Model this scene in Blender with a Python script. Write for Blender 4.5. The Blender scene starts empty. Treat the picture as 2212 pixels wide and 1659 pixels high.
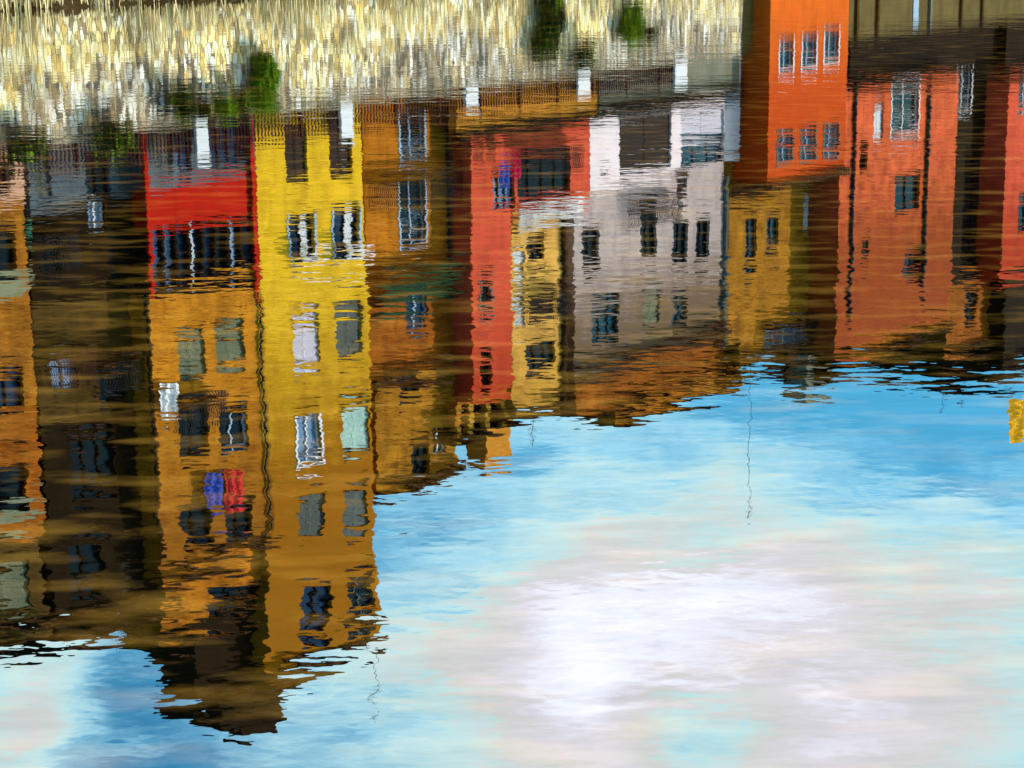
import bpy, bmesh, math, random
from mathutils import Vector, Matrix
random.seed(7)
R = math.radians
scn = bpy.context.scene
COL = scn.collection

# ------------------------------------------------------------------ camera and river frame
CAM_H, PITCH, ROLL, FPX = 3.32, R(13.6), R(0.7), 4300.0
FWD = Vector((0, math.cos(PITCH), -math.sin(PITCH)))
UP0 = Vector((0, math.sin(PITCH), math.cos(PITCH)))
RT0 = Vector((1, 0, 0))
RT = RT0 * math.cos(ROLL) - UP0 * math.sin(ROLL)
UP = UP0 * math.cos(ROLL) + RT0 * math.sin(ROLL)
cam_d = bpy.data.cameras.new('camera'); cam = bpy.data.objects.new('camera', cam_d); COL.objects.link(cam)
cam.matrix_world = Matrix(((RT.x, UP.x, -FWD.x, 0), (RT.y, UP.y, -FWD.y, 0), (RT.z, UP.z, -FWD.z, CAM_H), (0, 0, 0, 1)))
cam_d.lens = FPX / 2212 * 36; cam_d.sensor_width = 36; cam_d.clip_start = 0.1; cam_d.clip_end = 4000
scn.camera = cam

# the quay runs along U (away to the right); D is the depth behind the quay's edge, Z is up
ANG = R(37.6)
EU = Vector((math.sin(ANG), math.cos(ANG), 0)); ED = Vector((-math.cos(ANG), math.sin(ANG), 0))
QUAY = 55.4
ROTZ = math.atan2(EU.y, EU.x)
def world(u, d, z): return EU * u + ED * (QUAY + d) + Vector((0, 0, z))
def P(x, y, d=0.0):
    """where, on the vertical plane d metres behind the quay edge, the thing stands whose mirror image is seen there"""
    v = FWD * FPX + RT * (x - 1106) - UP * (y - 829.5)
    t = (QUAY + d) / v.dot(ED)
    return (v * t).dot(EU), -(CAM_H + v.z * t)
ZQ = 4.6

# ------------------------------------------------------------------ helpers
def tag(o, label=None, cat=None, group=None, kind=None):
    if label: o['label'] = label
    if cat: o['category'] = cat
    if group: o['group'] = group
    if kind: o['kind'] = kind
    return o
ORG = {}
def thing(name, label, cat, u, d, z, group=None):
    o = bpy.data.objects.new(name, None); COL.objects.link(o)
    o.location = world(u, d, z); o.rotation_euler = (0, 0, ROTZ); o.empty_display_size = .3
    ORG[o.name] = (u, d, z)
    return tag(o, label, cat, group)
class MB:
    def __init__(s): s.v = []; s.f = []
    def quad(s, a, b, c, d):
        n = len(s.v); s.v += [a, b, c, d]; s.f.append((n, n + 1, n + 2, n + 3)); return s
    def tri(s, a, b, c):
        n = len(s.v); s.v += [a, b, c]; s.f.append((n, n + 1, n + 2)); return s
    def box(s, u0, u1, d0, d1, z0, z1):
        n = len(s.v)
        s.v += [(u0, d0, z0), (u1, d0, z0), (u1, d1, z0), (u0, d1, z0), (u0, d0, z1), (u1, d0, z1), (u1, d1, z1), (u0, d1, z1)]
        for q in ((0, 3, 2, 1), (4, 5, 6, 7), (0, 1, 5, 4), (1, 2, 6, 5), (2, 3, 7, 6), (3, 0, 4, 7)): s.f.append(tuple(n + i for i in q))
        return s
    def tube(s, pts, r, k=6):
        pts = [Vector(p) for p in pts]; rings = []
        for i, p in enumerate(pts):
            a = (pts[min(i + 1, len(pts) - 1)] - pts[max(i - 1, 0)]).normalized()
            b = a.orthogonal().normalized(); c = a.cross(b)
            rr = r[i] if isinstance(r, (list, tuple)) else r
            n = len(s.v)
            for j in range(k):
                t = 2 * math.pi * j / k; s.v.append(tuple(p + b * math.cos(t) * rr + c * math.sin(t) * rr))
            rings.append(n)
        for a, b in zip(rings, rings[1:]):
            for j in range(k): s.f.append((a + j, a + (j + 1) % k, b + (j + 1) % k, b + j))
        s.f.append(tuple(reversed(range(rings[0], rings[0] + k)))); s.f.append(tuple(range(rings[-1], rings[-1] + k)))
        return s
    def build(s, name, m, parent=None, org=None):
        me = bpy.data.meshes.new(name)
        if org is None: org = ORG[root_of(parent).name] if parent else None
        if org: vv = [(a - org[0], b - org[1], c - org[2]) for a, b, c in s.v]
        else: vv = [tuple(v) for v in s.v]
        me.from_pydata(vv, [], s.f); me.update()
        if isinstance(m, (list, tuple)):
            for q in m: me.materials.append(q)
        else: me.materials.append(m)
        o = bpy.data.objects.new(name, me); COL.objects.link(o)
        if parent: o.parent = parent
        elif org: o.location = world(*org); o.rotation_euler = (0, 0, ROTZ); ORG[o.name] = org
        return o
def root_of(o):
    while o.parent: o = o.parent
    return o

# ------------------------------------------------------------------ materials
def nt(m):
    m.use_nodes = True; t = m.node_tree; t.nodes.clear(); return t
def node(t, typ, **k):
    n = t.nodes.new(typ)
    for a, b in k.items(): setattr(n, a, b)
    return n
MATS = {}
ALB = .66
def plaster(name, c, var=.25, rough=.9, spec=.04, sc=1.0, dirt=.5, top=None, blotch=.0):
    c = tuple(x * ALB for x in c)
    if name in MATS: return MATS[name]
    m = bpy.data.materials.new(name); t = nt(m)
    out = node(t, 'ShaderNodeOutputMaterial'); b = node(t, 'ShaderNodeBsdfPrincipled')
    t.links.new(b.outputs[0], out.inputs[0])
    b.inputs['Roughness'].default_value = rough; b.inputs['Specular IOR Level'].default_value = spec
    tc = node(t, 'ShaderNodeTexCoord')
    n1 = node(t, 'ShaderNodeTexNoise'); n1.inputs['Scale'].default_value = .7 * sc; n1.inputs['Detail'].default_value = 8; n1.inputs['Roughness'].default_value = .65
    t.links.new(tc.outputs['Object'], n1.inputs['Vector'])
    mp = node(t, 'ShaderNodeMapping'); mp.inputs['Scale'].default_value = (2.2 * sc, 2.2 * sc, .28 * sc); t.links.new(tc.outputs['Object'], mp.inputs[0])
    n2 = node(t, 'ShaderNodeTexNoise'); n2.inputs['Scale'].default_value = 1.6; n2.inputs['Detail'].default_value = 6; t.links.new(mp.outputs[0], n2.inputs['Vector'])
    r1 = node(t, 'ShaderNodeValToRGB'); r1.color_ramp.elements[0].position = .3; r1.color_ramp.elements[1].position = .7
    lo = tuple(max(0, x * (1 - var)) for x in c); hi = tuple(min(1, x * (1 + var * .6)) for x in c)
    r1.color_ramp.elements[0].color = (*lo, 1); r1.color_ramp.elements[1].color = (*hi, 1)
    t.links.new(n1.outputs[0], r1.inputs[0])
    r2 = node(t, 'ShaderNodeValToRGB'); r2.color_ramp.elements[0].position = .56; r2.color_ramp.elements[1].position = .75
    r2.color_ramp.elements[0].color = (0, 0, 0, 1); r2.color_ramp.elements[1].color = (dirt,) * 3 + (1,)
    t.links.new(n2.outputs[0], r2.inputs[0])
    mx = node(t, 'ShaderNodeMix', data_type='RGBA'); t.links.new(r2.outputs[0], mx.inputs[0]); t.links.new(r1.outputs[0], mx.inputs[6])
    mx.inputs[7].default_value = (c[0] * .42, c[1] * .38, c[2] * .4, 1)
    last = mx.outputs[2]
    if top:   # fading of the mirror image painted in: wall darkens upwards with a ragged edge
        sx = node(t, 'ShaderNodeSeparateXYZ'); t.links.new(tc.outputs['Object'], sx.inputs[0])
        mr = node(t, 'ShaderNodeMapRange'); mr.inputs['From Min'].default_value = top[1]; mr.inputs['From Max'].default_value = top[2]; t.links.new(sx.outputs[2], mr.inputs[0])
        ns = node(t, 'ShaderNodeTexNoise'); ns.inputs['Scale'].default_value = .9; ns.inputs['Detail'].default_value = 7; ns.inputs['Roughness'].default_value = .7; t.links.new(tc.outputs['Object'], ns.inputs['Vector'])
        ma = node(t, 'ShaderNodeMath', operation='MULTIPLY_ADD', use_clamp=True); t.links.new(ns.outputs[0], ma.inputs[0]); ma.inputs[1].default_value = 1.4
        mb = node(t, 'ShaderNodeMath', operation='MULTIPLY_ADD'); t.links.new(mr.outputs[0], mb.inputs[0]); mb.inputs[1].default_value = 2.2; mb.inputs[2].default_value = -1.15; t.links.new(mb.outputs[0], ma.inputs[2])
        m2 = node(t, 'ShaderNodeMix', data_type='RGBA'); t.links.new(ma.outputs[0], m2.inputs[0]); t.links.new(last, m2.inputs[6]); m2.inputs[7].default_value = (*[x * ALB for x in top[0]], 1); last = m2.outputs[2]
    if blotch:
        mpb = node(t, 'ShaderNodeMapping'); mpb.inputs['Scale'].default_value = (.9, .9, 2.4); mpb.inputs['Location'].default_value = (7, 3, 1); t.links.new(tc.outputs['Object'], mpb.inputs[0])
        nb = node(t, 'ShaderNodeTexNoise'); nb.inputs['Scale'].default_value = 1; nb.inputs['Detail'].default_value = 9; nb.inputs['Roughness'].default_value = .68; t.links.new(mpb.outputs[0], nb.inputs['Vector'])
        rb = node(t, 'ShaderNodeMapRange'); rb.inputs['From Min'].default_value = .46; rb.inputs['From Max'].default_value = .60; rb.inputs['To Max'].default_value = blotch; t.links.new(nb.outputs[0], rb.inputs[0])
        m3 = node(t, 'ShaderNodeMix', data_type='RGBA'); t.links.new(rb.outputs[0], m3.inputs[0]); t.links.new(last, m3.inputs[6]); m3.inputs[7].default_value = (c[0] * .3, c[1] * .24, c[2] * .3, 1); last = m3.outputs[2]
    t.links.new(last, b.inputs['Base Color'])
    n3 = node(t, 'ShaderNodeTexNoise'); n3.inputs['Scale'].default_value = 14; n3.inputs['Detail'].default_value = 5; t.links.new(tc.outputs['Object'], n3.inputs['Vector'])
    bp = node(t, 'ShaderNodeBump'); bp.inputs['Strength'].default_value = .35; bp.inputs['Distance'].default_value = .02
    t.links.new(n3.outputs[0], bp.inputs['Height']); t.links.new(bp.outputs[0], b.inputs['Normal'])
    MATS[name] = m; return m
def glass(name, c):
    if name in MATS: return MATS[name]
    m = plaster(name, c, var=.5, rough=.12, spec=.12, sc=.8, dirt=.2)
    return m

def stone(name, cols, cell=(3.2, 3.2, 2.0)):
    m = bpy.data.materials.new(name); t = nt(m)
    out = node(t, 'ShaderNodeOutputMaterial'); b = node(t, 'ShaderNodeBsdfPrincipled'); t.links.new(b.outputs[0], out.inputs[0])
    b.inputs['Roughness'].default_value = .8
    tc = node(t, 'ShaderNodeTexCoord'); mp = node(t, 'ShaderNodeMapping'); mp.inputs['Scale'].default_value = cell
    t.links.new(tc.outputs['Object'], mp.inputs[0])
    vo = node(t, 'ShaderNodeTexVoronoi'); vo.inputs['Scale'].default_value = 1; t.links.new(mp.outputs[0], vo.inputs['Vector'])
    sp = node(t, 'ShaderNodeSeparateColor'); t.links.new(vo.outputs['Color'], sp.inputs[0])
    rp = node(t, 'ShaderNodeValToRGB'); rp.color_ramp.interpolation = 'CONSTANT'
    els = rp.color_ramp.elements
    while len(els) < len(cols): els.new(.5)
    for i, c in enumerate(cols): els[i].position = max(0, i / len(cols)); els[i].color = (*c, 1)
    t.links.new(sp.outputs[0], rp.inputs[0])
    ed = node(t, 'ShaderNodeTexVoronoi', feature='DISTANCE_TO_EDGE'); ed.inputs['Scale'].default_value = 1; t.links.new(mp.outputs[0], ed.inputs['Vector'])
    er = node(t, 'ShaderNodeMapRange'); er.inputs['From Min'].default_value = .0; er.inputs['From Max'].default_value = .09; t.links.new(ed.outputs['Distance'], er.inputs[0])
    mx = node(t, 'ShaderNodeMix', data_type='RGBA'); t.links.new(er.outputs[0], mx.inputs[0]); mx.inputs[6].default_value = (.16, .11, .045, 1); t.links.new(rp.outputs[0], mx.inputs[7])
    no = node(t, 'ShaderNodeTexNoise'); no.inputs['Scale'].default_value = .55; no.inputs['Detail'].default_value = 7; t.links.new(tc.outputs['Object'], no.inputs['Vector'])
    nr = node(t, 'ShaderNodeMapRange'); nr.inputs['From Min'].default_value = .35; nr.inputs['From Max'].default_value = .65; nr.inputs['To Min'].default_value = .45; nr.inputs['To Max'].default_value = 1.15; t.links.new(no.outputs[0], nr.inputs[0])
    mu = node(t, 'ShaderNodeVectorMath', operation='SCALE'); t.links.new(mx.outputs[2], mu.inputs[0]); t.links.new(nr.outputs[0], mu.inputs['Scale'])
    t.links.new(mu.outputs[0], b.inputs['Base Color'])
    bp = node(t, 'ShaderNodeBump'); bp.inputs['Strength'].default_value = .8; bp.inputs['Distance'].default_value = .08
    t.links.new(er.outputs[0], bp.inputs['Height']); t.links.new(bp.outputs[0], b.inputs['Normal'])
    return m

M_TILE = plaster('terracotta_tiles', (.30, .13, .05), .45, sc=6)
M_DTILE = plaster('old_brown_tiles', (.022, .010, .002), .5, sc=5)
M_WOOD_SHADE = plaster('dark_wood_and_shade', (.013, .006, .002), .4)  # real wood of frames and stems; also paints the black shade bands
M_EAVE = plaster('brown_eave_boards', (.07, .03, .01), .4)
M_IRON = plaster('oxide_red_iron', (.06, .010, .008), .3, .5)
M_GREYIRON = plaster('dark_grey_iron', (.02, .025, .03), .3, .5)
M_WHITE = plaster('white_paint', (.82, .82, .84), .06, .5, dirt=.1)
M_BLUEW = plaster('pale_blue_paint', (.38, .52, .68), .1, .5, dirt=.1)
M_LILAC = plaster('pale_lilac_shutter', (.80, .72, .82), .06, .6, dirt=.08)
M_MINT = plaster('pale_mint_shutter', (.55, .80, .72), .08, .6, dirt=.1)
M_SAGE = plaster('sage_green_shutter', (.20, .22, .13), .25, .6)
M_SLATE = plaster('slate_grey_shutter', (.13, .15, .13), .25, .6)
M_BROWNS = plaster('brown_shutter', (.03, .016, .01), .25, .6)
G_DARK = glass('dark_window_glass', (.008, .010, .012))
G_BLUE = glass('blue_window_glass', (.02, .04, .09))
G_LBLUE = glass('light_blue_curtained_glass', (.20, .32, .50))
G_TEAL = glass('teal_window_glass', (.02, .07, .10))

SHUT = {'lilac': M_LILAC, 'mint': M_MINT, 'sage': M_SAGE, 'slate': M_SLATE, 'brown': M_BROWNS, 'white': M_WHITE}
GL = {'dark': G_DARK, 'blue': G_BLUE, 'lblue': G_LBLUE, 'teal': G_TEAL}
FR = {'white': M_WHITE, 'blue': M_BLUEW, 'wood': M_WOOD_SHADE, 'grey': M_SLATE, 'iron': M_GREYIRON, 'red': M_IRON}

# ------------------------------------------------------------------ building kit
def rect(x0, x1, y0, y1, d):
    xc, yc = (x0 + x1) / 2, (y0 + y1) / 2
    u0 = P(x0, yc, d)[0]; u1 = P(x1, yc, d)[0]; z0 = P(xc, y0, d)[1]; z1 = P(xc, y1, d)[1]
    return round(u0, 2), round(u1, 2), round(z0, 2), round(z1, 2)
def wall_mesh(u0, u1, z0, z1, d, depth, holes, rec=.28):
    mb = MB()
    us = sorted({u0, u1, *[min(max(h[i], u0), u1) for h in holes for i in (0, 1)]})
    zs = sorted({z0, z1, *[min(max(h[i], z0), z1) for h in holes for i in (2, 3)]})
    for a, b in zip(us, us[1:]):
        for c, e in zip(zs, zs[1:]):
            if b - a < 1e-4 or e - c < 1e-4: continue
            m, n = (a + b) / 2, (c + e) / 2
            if any(h[0] < m < h[1] and h[2] < n < h[3] for h in holes): continue
            mb.quad((a, d, c), (b, d, c), (b, d, e), (a, d, e))
    for h in holes:
        a, b, c, e = h[:4]
        mb.quad((a, d, c), (a, d, e), (a, d + rec, e), (a, d + rec, c)); mb.quad((b, d, c), (b, d + rec, c), (b, d + rec, e), (b, d, e))
        mb.quad((a, d, e), (b, d, e), (b, d + rec, e), (a, d + rec, e)); mb.quad((a, d, c), (a, d + rec, c), (b, d + rec, c), (b, d, c))
    D = d + depth
    mb.quad((u0, d, z0), (u0, d, z1), (u0, D, z1), (u0, D, z0)); mb.quad((u1, d, z0), (u1, D, z0), (u1, D, z1), (u1, d, z1))
    mb.quad((u0, d, z1), (u1, d, z1), (u1, D, z1), (u0, D, z1)); mb.quad((u0, d, z0), (u0, D, z0), (u1, D, z0), (u1, d, z0))
    mb.quad((u0, D, z0), (u0, D, z1), (u1, D, z1), (u1, D, z0))
    return mb
def bars(mb, u0, u1, d, z0, z1, step=.13, r=.012):
    n = max(2, int((u1 - u0) / step))
    for i in range(n + 1):
        u = u0 + (u1 - u0) * i / n; mb.box(u - r, u + r, d - r, d + r, z0 + .06, z1 - .03)
    mb.box(u0 - .02, u1 + .02, d - .025, d + .025, z1 - .035, z1 + .015); mb.box(u0 - .02, u1 + .02, d - .02, d + .02, z0 + .06, z0 + .095)
def window(root, u0, u1, z0, z1, d, kind, **o):
    """one opening: frame > pane (or shutter leaves), sill, awning, balcony"""
    dd = d + .16; fr = FR[o.get('frame', 'wood')]; w = .07 if u1 - u0 > .8 else .05
    f = MB(); f.box(u0, u0 + w, dd, dd + .07, z0, z1).box(u1 - w, u1, dd, dd + .07, z0, z1).box(u0 + w, u1 - w, dd, dd + .07, z1 - w, z1).box(u0 + w, u1 - w, dd, dd + .07, z0, z0 + w)
    n = o.get('n', 2)
    if kind in GL:
        for i in range(1, n):
            m = u0 + (u1 - u0) * i / n; f.box(m - w * .55, m + w * .55, dd + .003, dd + .066, z0 + w, z1 - w)
        if z1 - z0 > 1.7 and not o.get('plain'): m = z0 + (z1 - z0) * .68; f.box(u0 + w, u1 - w, dd + .006, dd + .06, m - .03, m + .03)
    fo = f.build('window', fr, root)
    p = MB(); p.box(u0 + w * .5, u1 - w * .5, dd + .072, dd + .09, z0 + w * .5, z1 - w * .5)
    p.build('pane', GL.get(kind, G_DARK), fo)
    if kind in GL and o.get('curtain'):
        a, b = o['curtain']; c = MB(); k = 8
        ua, ub = u0 + (u1 - u0) * a, u0 + (u1 - u0) * b
        for i in range(k):
            s, e = ua + (ub - ua) * i / k, ua + (ub - ua) * (i + 1) / k; q = .012 if i % 2 else 0
            c.box(s, e, dd + .04 + q, dd + .055 + q, z0 + .12, z1 - .1)
        c.build('curtain', FR[o.get('ccol', 'white')], fo)
    if kind in SHUT:
        m = (u0 + u1) / 2
        for a, b in ((u0 + .03, m - .012), (m + .012, u1 - .03)):
            s = MB(); s.box(a, a + .05, dd - .05, dd - .01, z0 + .03, z1 - .03).box(b - .05, b, dd - .05, dd - .01, z0 + .03, z1 - .03)
            zz = z0 + .03
            while zz < z1 - .1:
                s.quad((a + .05, dd - .05, zz), (b - .05, dd - .05, zz), (b - .05, dd - .012, zz + .085), (a + .05, dd - .012, zz + .085)); zz += .075
            s.build('shutter', SHUT[kind], fo)
    if o.get('sill', 1) and not o.get('balcony'):
        MB().box(u0 - .08, u1 + .08, d - .10, d + .155, z0 - .09, z0 - .003).build('sill', o.get('sillm', M_EAVE), fo)
    if o.get('surround'):
        s = MB(); e = .12
        s.box(u0 - e, u0 - .003, d - .03, d + .05, z0, z1 + e).box(u1 + .003, u1 + e, d - .03, d + .05, z0, z1 + e).box(u0 - .003, u1 + .003, d - .03, d + .05, z1 + .003, z1 + e)
        s.build('surround', FR[o['surround']], fo)
    if o.get('awning'):
        s = MB(); h = o.get('awh', .9); s.quad((u0 - .1, d - .02, z1 + .1), (u1 + .1, d - .02, z1 + .1), (u1 + .1, d - .75, z1 + .1 - h), (u0 - .1, d - .75, z1 + .1 - h))
        s.quad((u0 - .1, d - .75, z1 + .1 - h), (u1 + .1, d - .75, z1 + .1 - h), (u1 + .1, d - .75, z1 - .1 - h), (u0 - .1, d - .75, z1 - .1 - h))
        s.build('awning', SHUT[o['awning']], fo)
    if o.get('balcony'):
        e = o.get('bw', .35); q = .75
        b = MB().box(u0 - e, u1 + e, d - q, d - .003, z0 - .16, z0 - .02).build('balcony', o.get('slab', M_EAVE), root)
        g = MB(); bars(g, u0 - e, u1 + e, d - q + .05, z0 - .02, z0 + 1.0)
        for uu in (u0 - e, u1 + e):
            for i in range(6): dd2 = d - q + .05 + i * (q - .1) / 6; g.box(uu - .01, uu + .01, dd2 - .01, dd2 + .01, z0, z0 + .95)
            g.box(uu - .02, uu + .02, d - q + .05, d - .02, z0 + .955, z0 + .995)
        g.build('railing', FR[o['balcony']], b)
def house(name, label, cat, secs, group='houses along the quay'):
    """secs: (x0, x1, y0, y1, d, depth, material, [openings]); the first one stands lowest"""
    x0, x1, y0, y1, d = secs[0][:5]
    u0, u1, z0, z1 = rect(x0, x1, y0, y1, d)
    base = min(z0, ZQ)
    root = thing(name, label, cat, (u0 + u1) / 2, d, base, group)
    info = []
    for i, (x0, x1, y0, y1, d, depth, mt, ops) in enumerate(secs):
        a, b, c, e = rect(x0, x1, y0, y1, d)
        if i == 0: c = base
        elif isinstance(y0, int) and info and abs(info[-1][5] - y0) < 1: c = info[-1][3]
        hs = []
        for w in ops:
            h = rect(*w[:4], d); h = (max(h[0], a + .05), min(h[1], b - .05), max(h[2], c + .04), min(h[3], e - .04))
            if h[1] - h[0] > .1 and h[3] - h[2] > .1:
                hs.append(h); window(root, *h, d, w[4], **(w[5] if len(w) > 5 else {}))
        wall_mesh(a, b, c, e, d, depth, hs).build('wall', mt, root)
        info.append((a, b, c, e, d, y1, depth))
    return root, info
def eave(root, s, over=.4, th=.22, mat=M_EAVE, roof=True, slope=.32, rm=M_TILE):
    a, b, c, e, d, _, depth = s
    MB().box(a - .12, b + .12, d - over, d + depth + .3, e + .003, e + th).build('eave', mat, root)
    if roof:
        D = d + depth + .3; m = (d - over + D) / 2; z = e + th + .004; zt = z + (m - d + over) * slope
        r = MB(); A, B = a - .15, b + .15; o0 = d - over - .05
        r.quad((A, o0, z), (B, o0, z), (B, m, zt), (A, m, zt)); r.quad((A, m, zt), (B, m, zt), (B, D, z), (A, D, z))
        r.tri((A, o0, z), (A, m, zt), (A, D, z)); r.tri((B, o0, z), (B, D, z), (B, m, zt)); r.quad((A, o0, z), (A, D, z), (B, D, z), (B, o0, z))
        n = int((B - A) / .28)
        for i in range(n):
            u = A + .14 + i * .28; r.tube([(u, o0 - .02, z + .05), (u, m, zt + .05)], .07, 5)
        return r.build('roof', rm, root)
def pipe(root, x, y0, y1, d, mat=M_GREYIRON, r=.06):
    xs = [P(x, y, d - .09) for y in (y0, y1)]; u = sum(q[0] for q in xs) / 2
    MB().tube([(u, d - .09, xs[0][1]), (u, d - .09, xs[1][1])], r, 8).build('drainpipe', mat, root)
def chimney(parent, x0, x1, y0, y1, d, dep, mat):
    a, b, c, e = rect(x0, x1, y0, y1, d)
    m = MB().box(a, b, d, d + dep, c, e).box(a - .08, b + .08, d - .08, d + dep + .08, e + .002, e + .12)
    for k in (.3, .7): u = a + (b - a) * k; m.tube([(u, d + dep / 2, e + .12), (u, d + dep / 2, e + .4)], .1, 8)
    return m.build('chimney', mat, parent)

# ------------------------------------------------------------------ wall colours
def ztop(y, x, d=.5): return P(x, y, d)[1] - ZQ
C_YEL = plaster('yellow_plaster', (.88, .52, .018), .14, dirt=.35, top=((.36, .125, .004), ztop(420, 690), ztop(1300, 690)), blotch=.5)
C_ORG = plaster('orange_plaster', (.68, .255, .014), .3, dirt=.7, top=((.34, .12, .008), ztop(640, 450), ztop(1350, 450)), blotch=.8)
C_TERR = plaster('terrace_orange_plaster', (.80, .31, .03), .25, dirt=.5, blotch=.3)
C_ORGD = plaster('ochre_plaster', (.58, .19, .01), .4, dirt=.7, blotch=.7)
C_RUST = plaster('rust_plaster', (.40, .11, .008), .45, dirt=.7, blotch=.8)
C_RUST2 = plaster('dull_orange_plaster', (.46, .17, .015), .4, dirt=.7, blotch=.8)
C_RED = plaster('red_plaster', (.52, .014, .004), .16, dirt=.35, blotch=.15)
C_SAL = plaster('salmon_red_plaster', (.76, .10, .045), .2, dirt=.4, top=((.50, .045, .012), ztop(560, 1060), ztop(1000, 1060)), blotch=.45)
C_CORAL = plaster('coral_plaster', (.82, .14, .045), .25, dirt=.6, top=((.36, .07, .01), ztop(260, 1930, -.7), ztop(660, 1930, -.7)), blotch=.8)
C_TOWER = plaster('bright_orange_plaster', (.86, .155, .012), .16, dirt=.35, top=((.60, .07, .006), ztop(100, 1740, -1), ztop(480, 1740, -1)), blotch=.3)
C_PINK = plaster('pale_pink_plaster', (.92, .76, .78), .1, dirt=.2)
C_GPINK = plaster('greyish_pink_plaster', (.56, .44, .41), .2, dirt=.5, top=((.19, .12, .06), ztop(460, 1400), ztop(780, 1400)), blotch=.45)
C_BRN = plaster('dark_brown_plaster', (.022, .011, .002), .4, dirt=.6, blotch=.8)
C_OLIVE = plaster('olive_plaster', (.10, .055, .01), .35, dirt=.6, blotch=.7)
C_GREY = plaster('grey_plaster', (.22, .22, .16), .2, dirt=.35, blotch=.2)
C_SGREY = plaster('slate_grey_plaster', (.12, .15, .17), .3, dirt=.4, blotch=.4)
C_SALM = plaster('pale_salmon_plaster', (.72, .40, .26), .15, dirt=.3)
C_MUST = plaster('mustard_plaster', (.46, .19, .012), .4, dirt=.7, blotch=.85)
C_LGOLD = plaster('light_gold_plaster', (.90, .48, .10), .2, dirt=.5, top=((.62, .30, .03), ztop(600, 1160), ztop(1000, 1160)), blotch=.55)
C_GOLD = C_LGOLD
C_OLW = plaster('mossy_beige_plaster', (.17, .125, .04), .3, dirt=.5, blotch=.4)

# ------------------------------------------------------------------ the houses, from the left
h, s = house('salmon_house', 'orange house with dark loggias and pale green blinds, leftmost of the row', 'house', [
    (-90, 52, 335, 440, .9, 9, C_SALM, [(-40, 20, 350, 420, 'dark')]),
    (-90, 66, 440, 900, .9, 9, C_RUST2, [(-50, 37, 500, 640, 'dark', dict(awning='sage', awh=.8)), (-50, 52, 815, 890, 'blue', dict(n=3))]),
    (-85, 88, 900, 1180, .9, 9, C_RUST, [(-50, 60, 1010, 1130, 'dark', dict(awning='sage', awh=.7))]),
    (-85, 100, 1180, 1375, .9, 9, C_OLIVE, [(-50, 72, 1240, 1330, 'sage')])])
eave(h, s[-1], .5, rm=M_DTILE)

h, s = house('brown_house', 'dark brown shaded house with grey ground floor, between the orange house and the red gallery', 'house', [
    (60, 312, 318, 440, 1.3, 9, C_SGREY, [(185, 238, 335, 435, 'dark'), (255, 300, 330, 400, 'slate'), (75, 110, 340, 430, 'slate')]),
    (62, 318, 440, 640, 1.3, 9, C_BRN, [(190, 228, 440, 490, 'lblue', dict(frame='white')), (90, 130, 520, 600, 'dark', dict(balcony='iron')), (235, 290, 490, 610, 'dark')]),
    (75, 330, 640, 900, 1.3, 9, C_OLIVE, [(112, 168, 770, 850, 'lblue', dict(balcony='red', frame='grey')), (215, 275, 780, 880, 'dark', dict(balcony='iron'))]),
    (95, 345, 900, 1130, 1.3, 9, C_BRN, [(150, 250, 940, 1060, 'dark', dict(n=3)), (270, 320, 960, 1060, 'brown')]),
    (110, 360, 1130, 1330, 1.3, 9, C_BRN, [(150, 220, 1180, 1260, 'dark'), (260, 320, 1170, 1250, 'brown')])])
eave(h, s[-1], .5, rm=M_DTILE)

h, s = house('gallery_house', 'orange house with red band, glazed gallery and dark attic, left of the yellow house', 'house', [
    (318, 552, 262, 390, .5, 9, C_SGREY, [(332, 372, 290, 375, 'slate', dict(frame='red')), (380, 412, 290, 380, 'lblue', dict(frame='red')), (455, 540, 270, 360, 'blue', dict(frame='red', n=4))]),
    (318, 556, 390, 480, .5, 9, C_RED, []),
    (322, 560, 480, 622, .5, 9, M_WOOD_SHADE, [(329, 351, 492, 614, 'lblue', dict(frame='wood', sill=0, n=1)), (357, 379, 489, 611, 'lblue', dict(frame='wood', sill=0, n=1 )), (385, 407, 486, 609, 'blue', dict(frame='wood', sill=0, n=1)), (413, 435, 483, 606, 'blue', dict(frame='wood', sill=0, n=1, curtain=(.1, .6))), (441, 463, 480, 604, 'blue', dict(frame='wood', sill=0, n=1)), (469, 491, 477, 601, 'dark', dict(frame='wood', sill=0, n=1)), (497, 519, 474, 599, 'blue', dict(frame='wood', sill=0, n=1, curtain=(.3, .7), ccol='blue')), (525, 547, 471, 596, 'blue', dict(frame='wood', sill=0, n=1))]),
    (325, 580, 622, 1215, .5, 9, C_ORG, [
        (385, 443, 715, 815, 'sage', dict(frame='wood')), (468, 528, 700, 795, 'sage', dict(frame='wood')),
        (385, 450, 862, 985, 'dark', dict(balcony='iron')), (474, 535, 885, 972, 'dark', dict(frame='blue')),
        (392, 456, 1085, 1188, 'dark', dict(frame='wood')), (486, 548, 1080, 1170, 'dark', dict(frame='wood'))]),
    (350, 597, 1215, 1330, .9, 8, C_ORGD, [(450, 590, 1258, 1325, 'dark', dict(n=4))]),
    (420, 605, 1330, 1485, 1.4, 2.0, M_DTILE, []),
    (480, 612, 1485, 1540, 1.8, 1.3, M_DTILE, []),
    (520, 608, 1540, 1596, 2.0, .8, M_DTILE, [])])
eave(h, s[3], .35, roof=False); eave(h, s[4], .3, .15, roof=False); eave(h, s[5], .3, .2, roof=False, mat=M_DTILE); eave(h, s[6], .15, .15, roof=False, mat=M_DTILE)
pipe(h, 333, 640, 1200, .5, M_EAVE, .09); pipe(h, 572, 640, 1190, .5, M_GREYIRON, .05)
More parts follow.
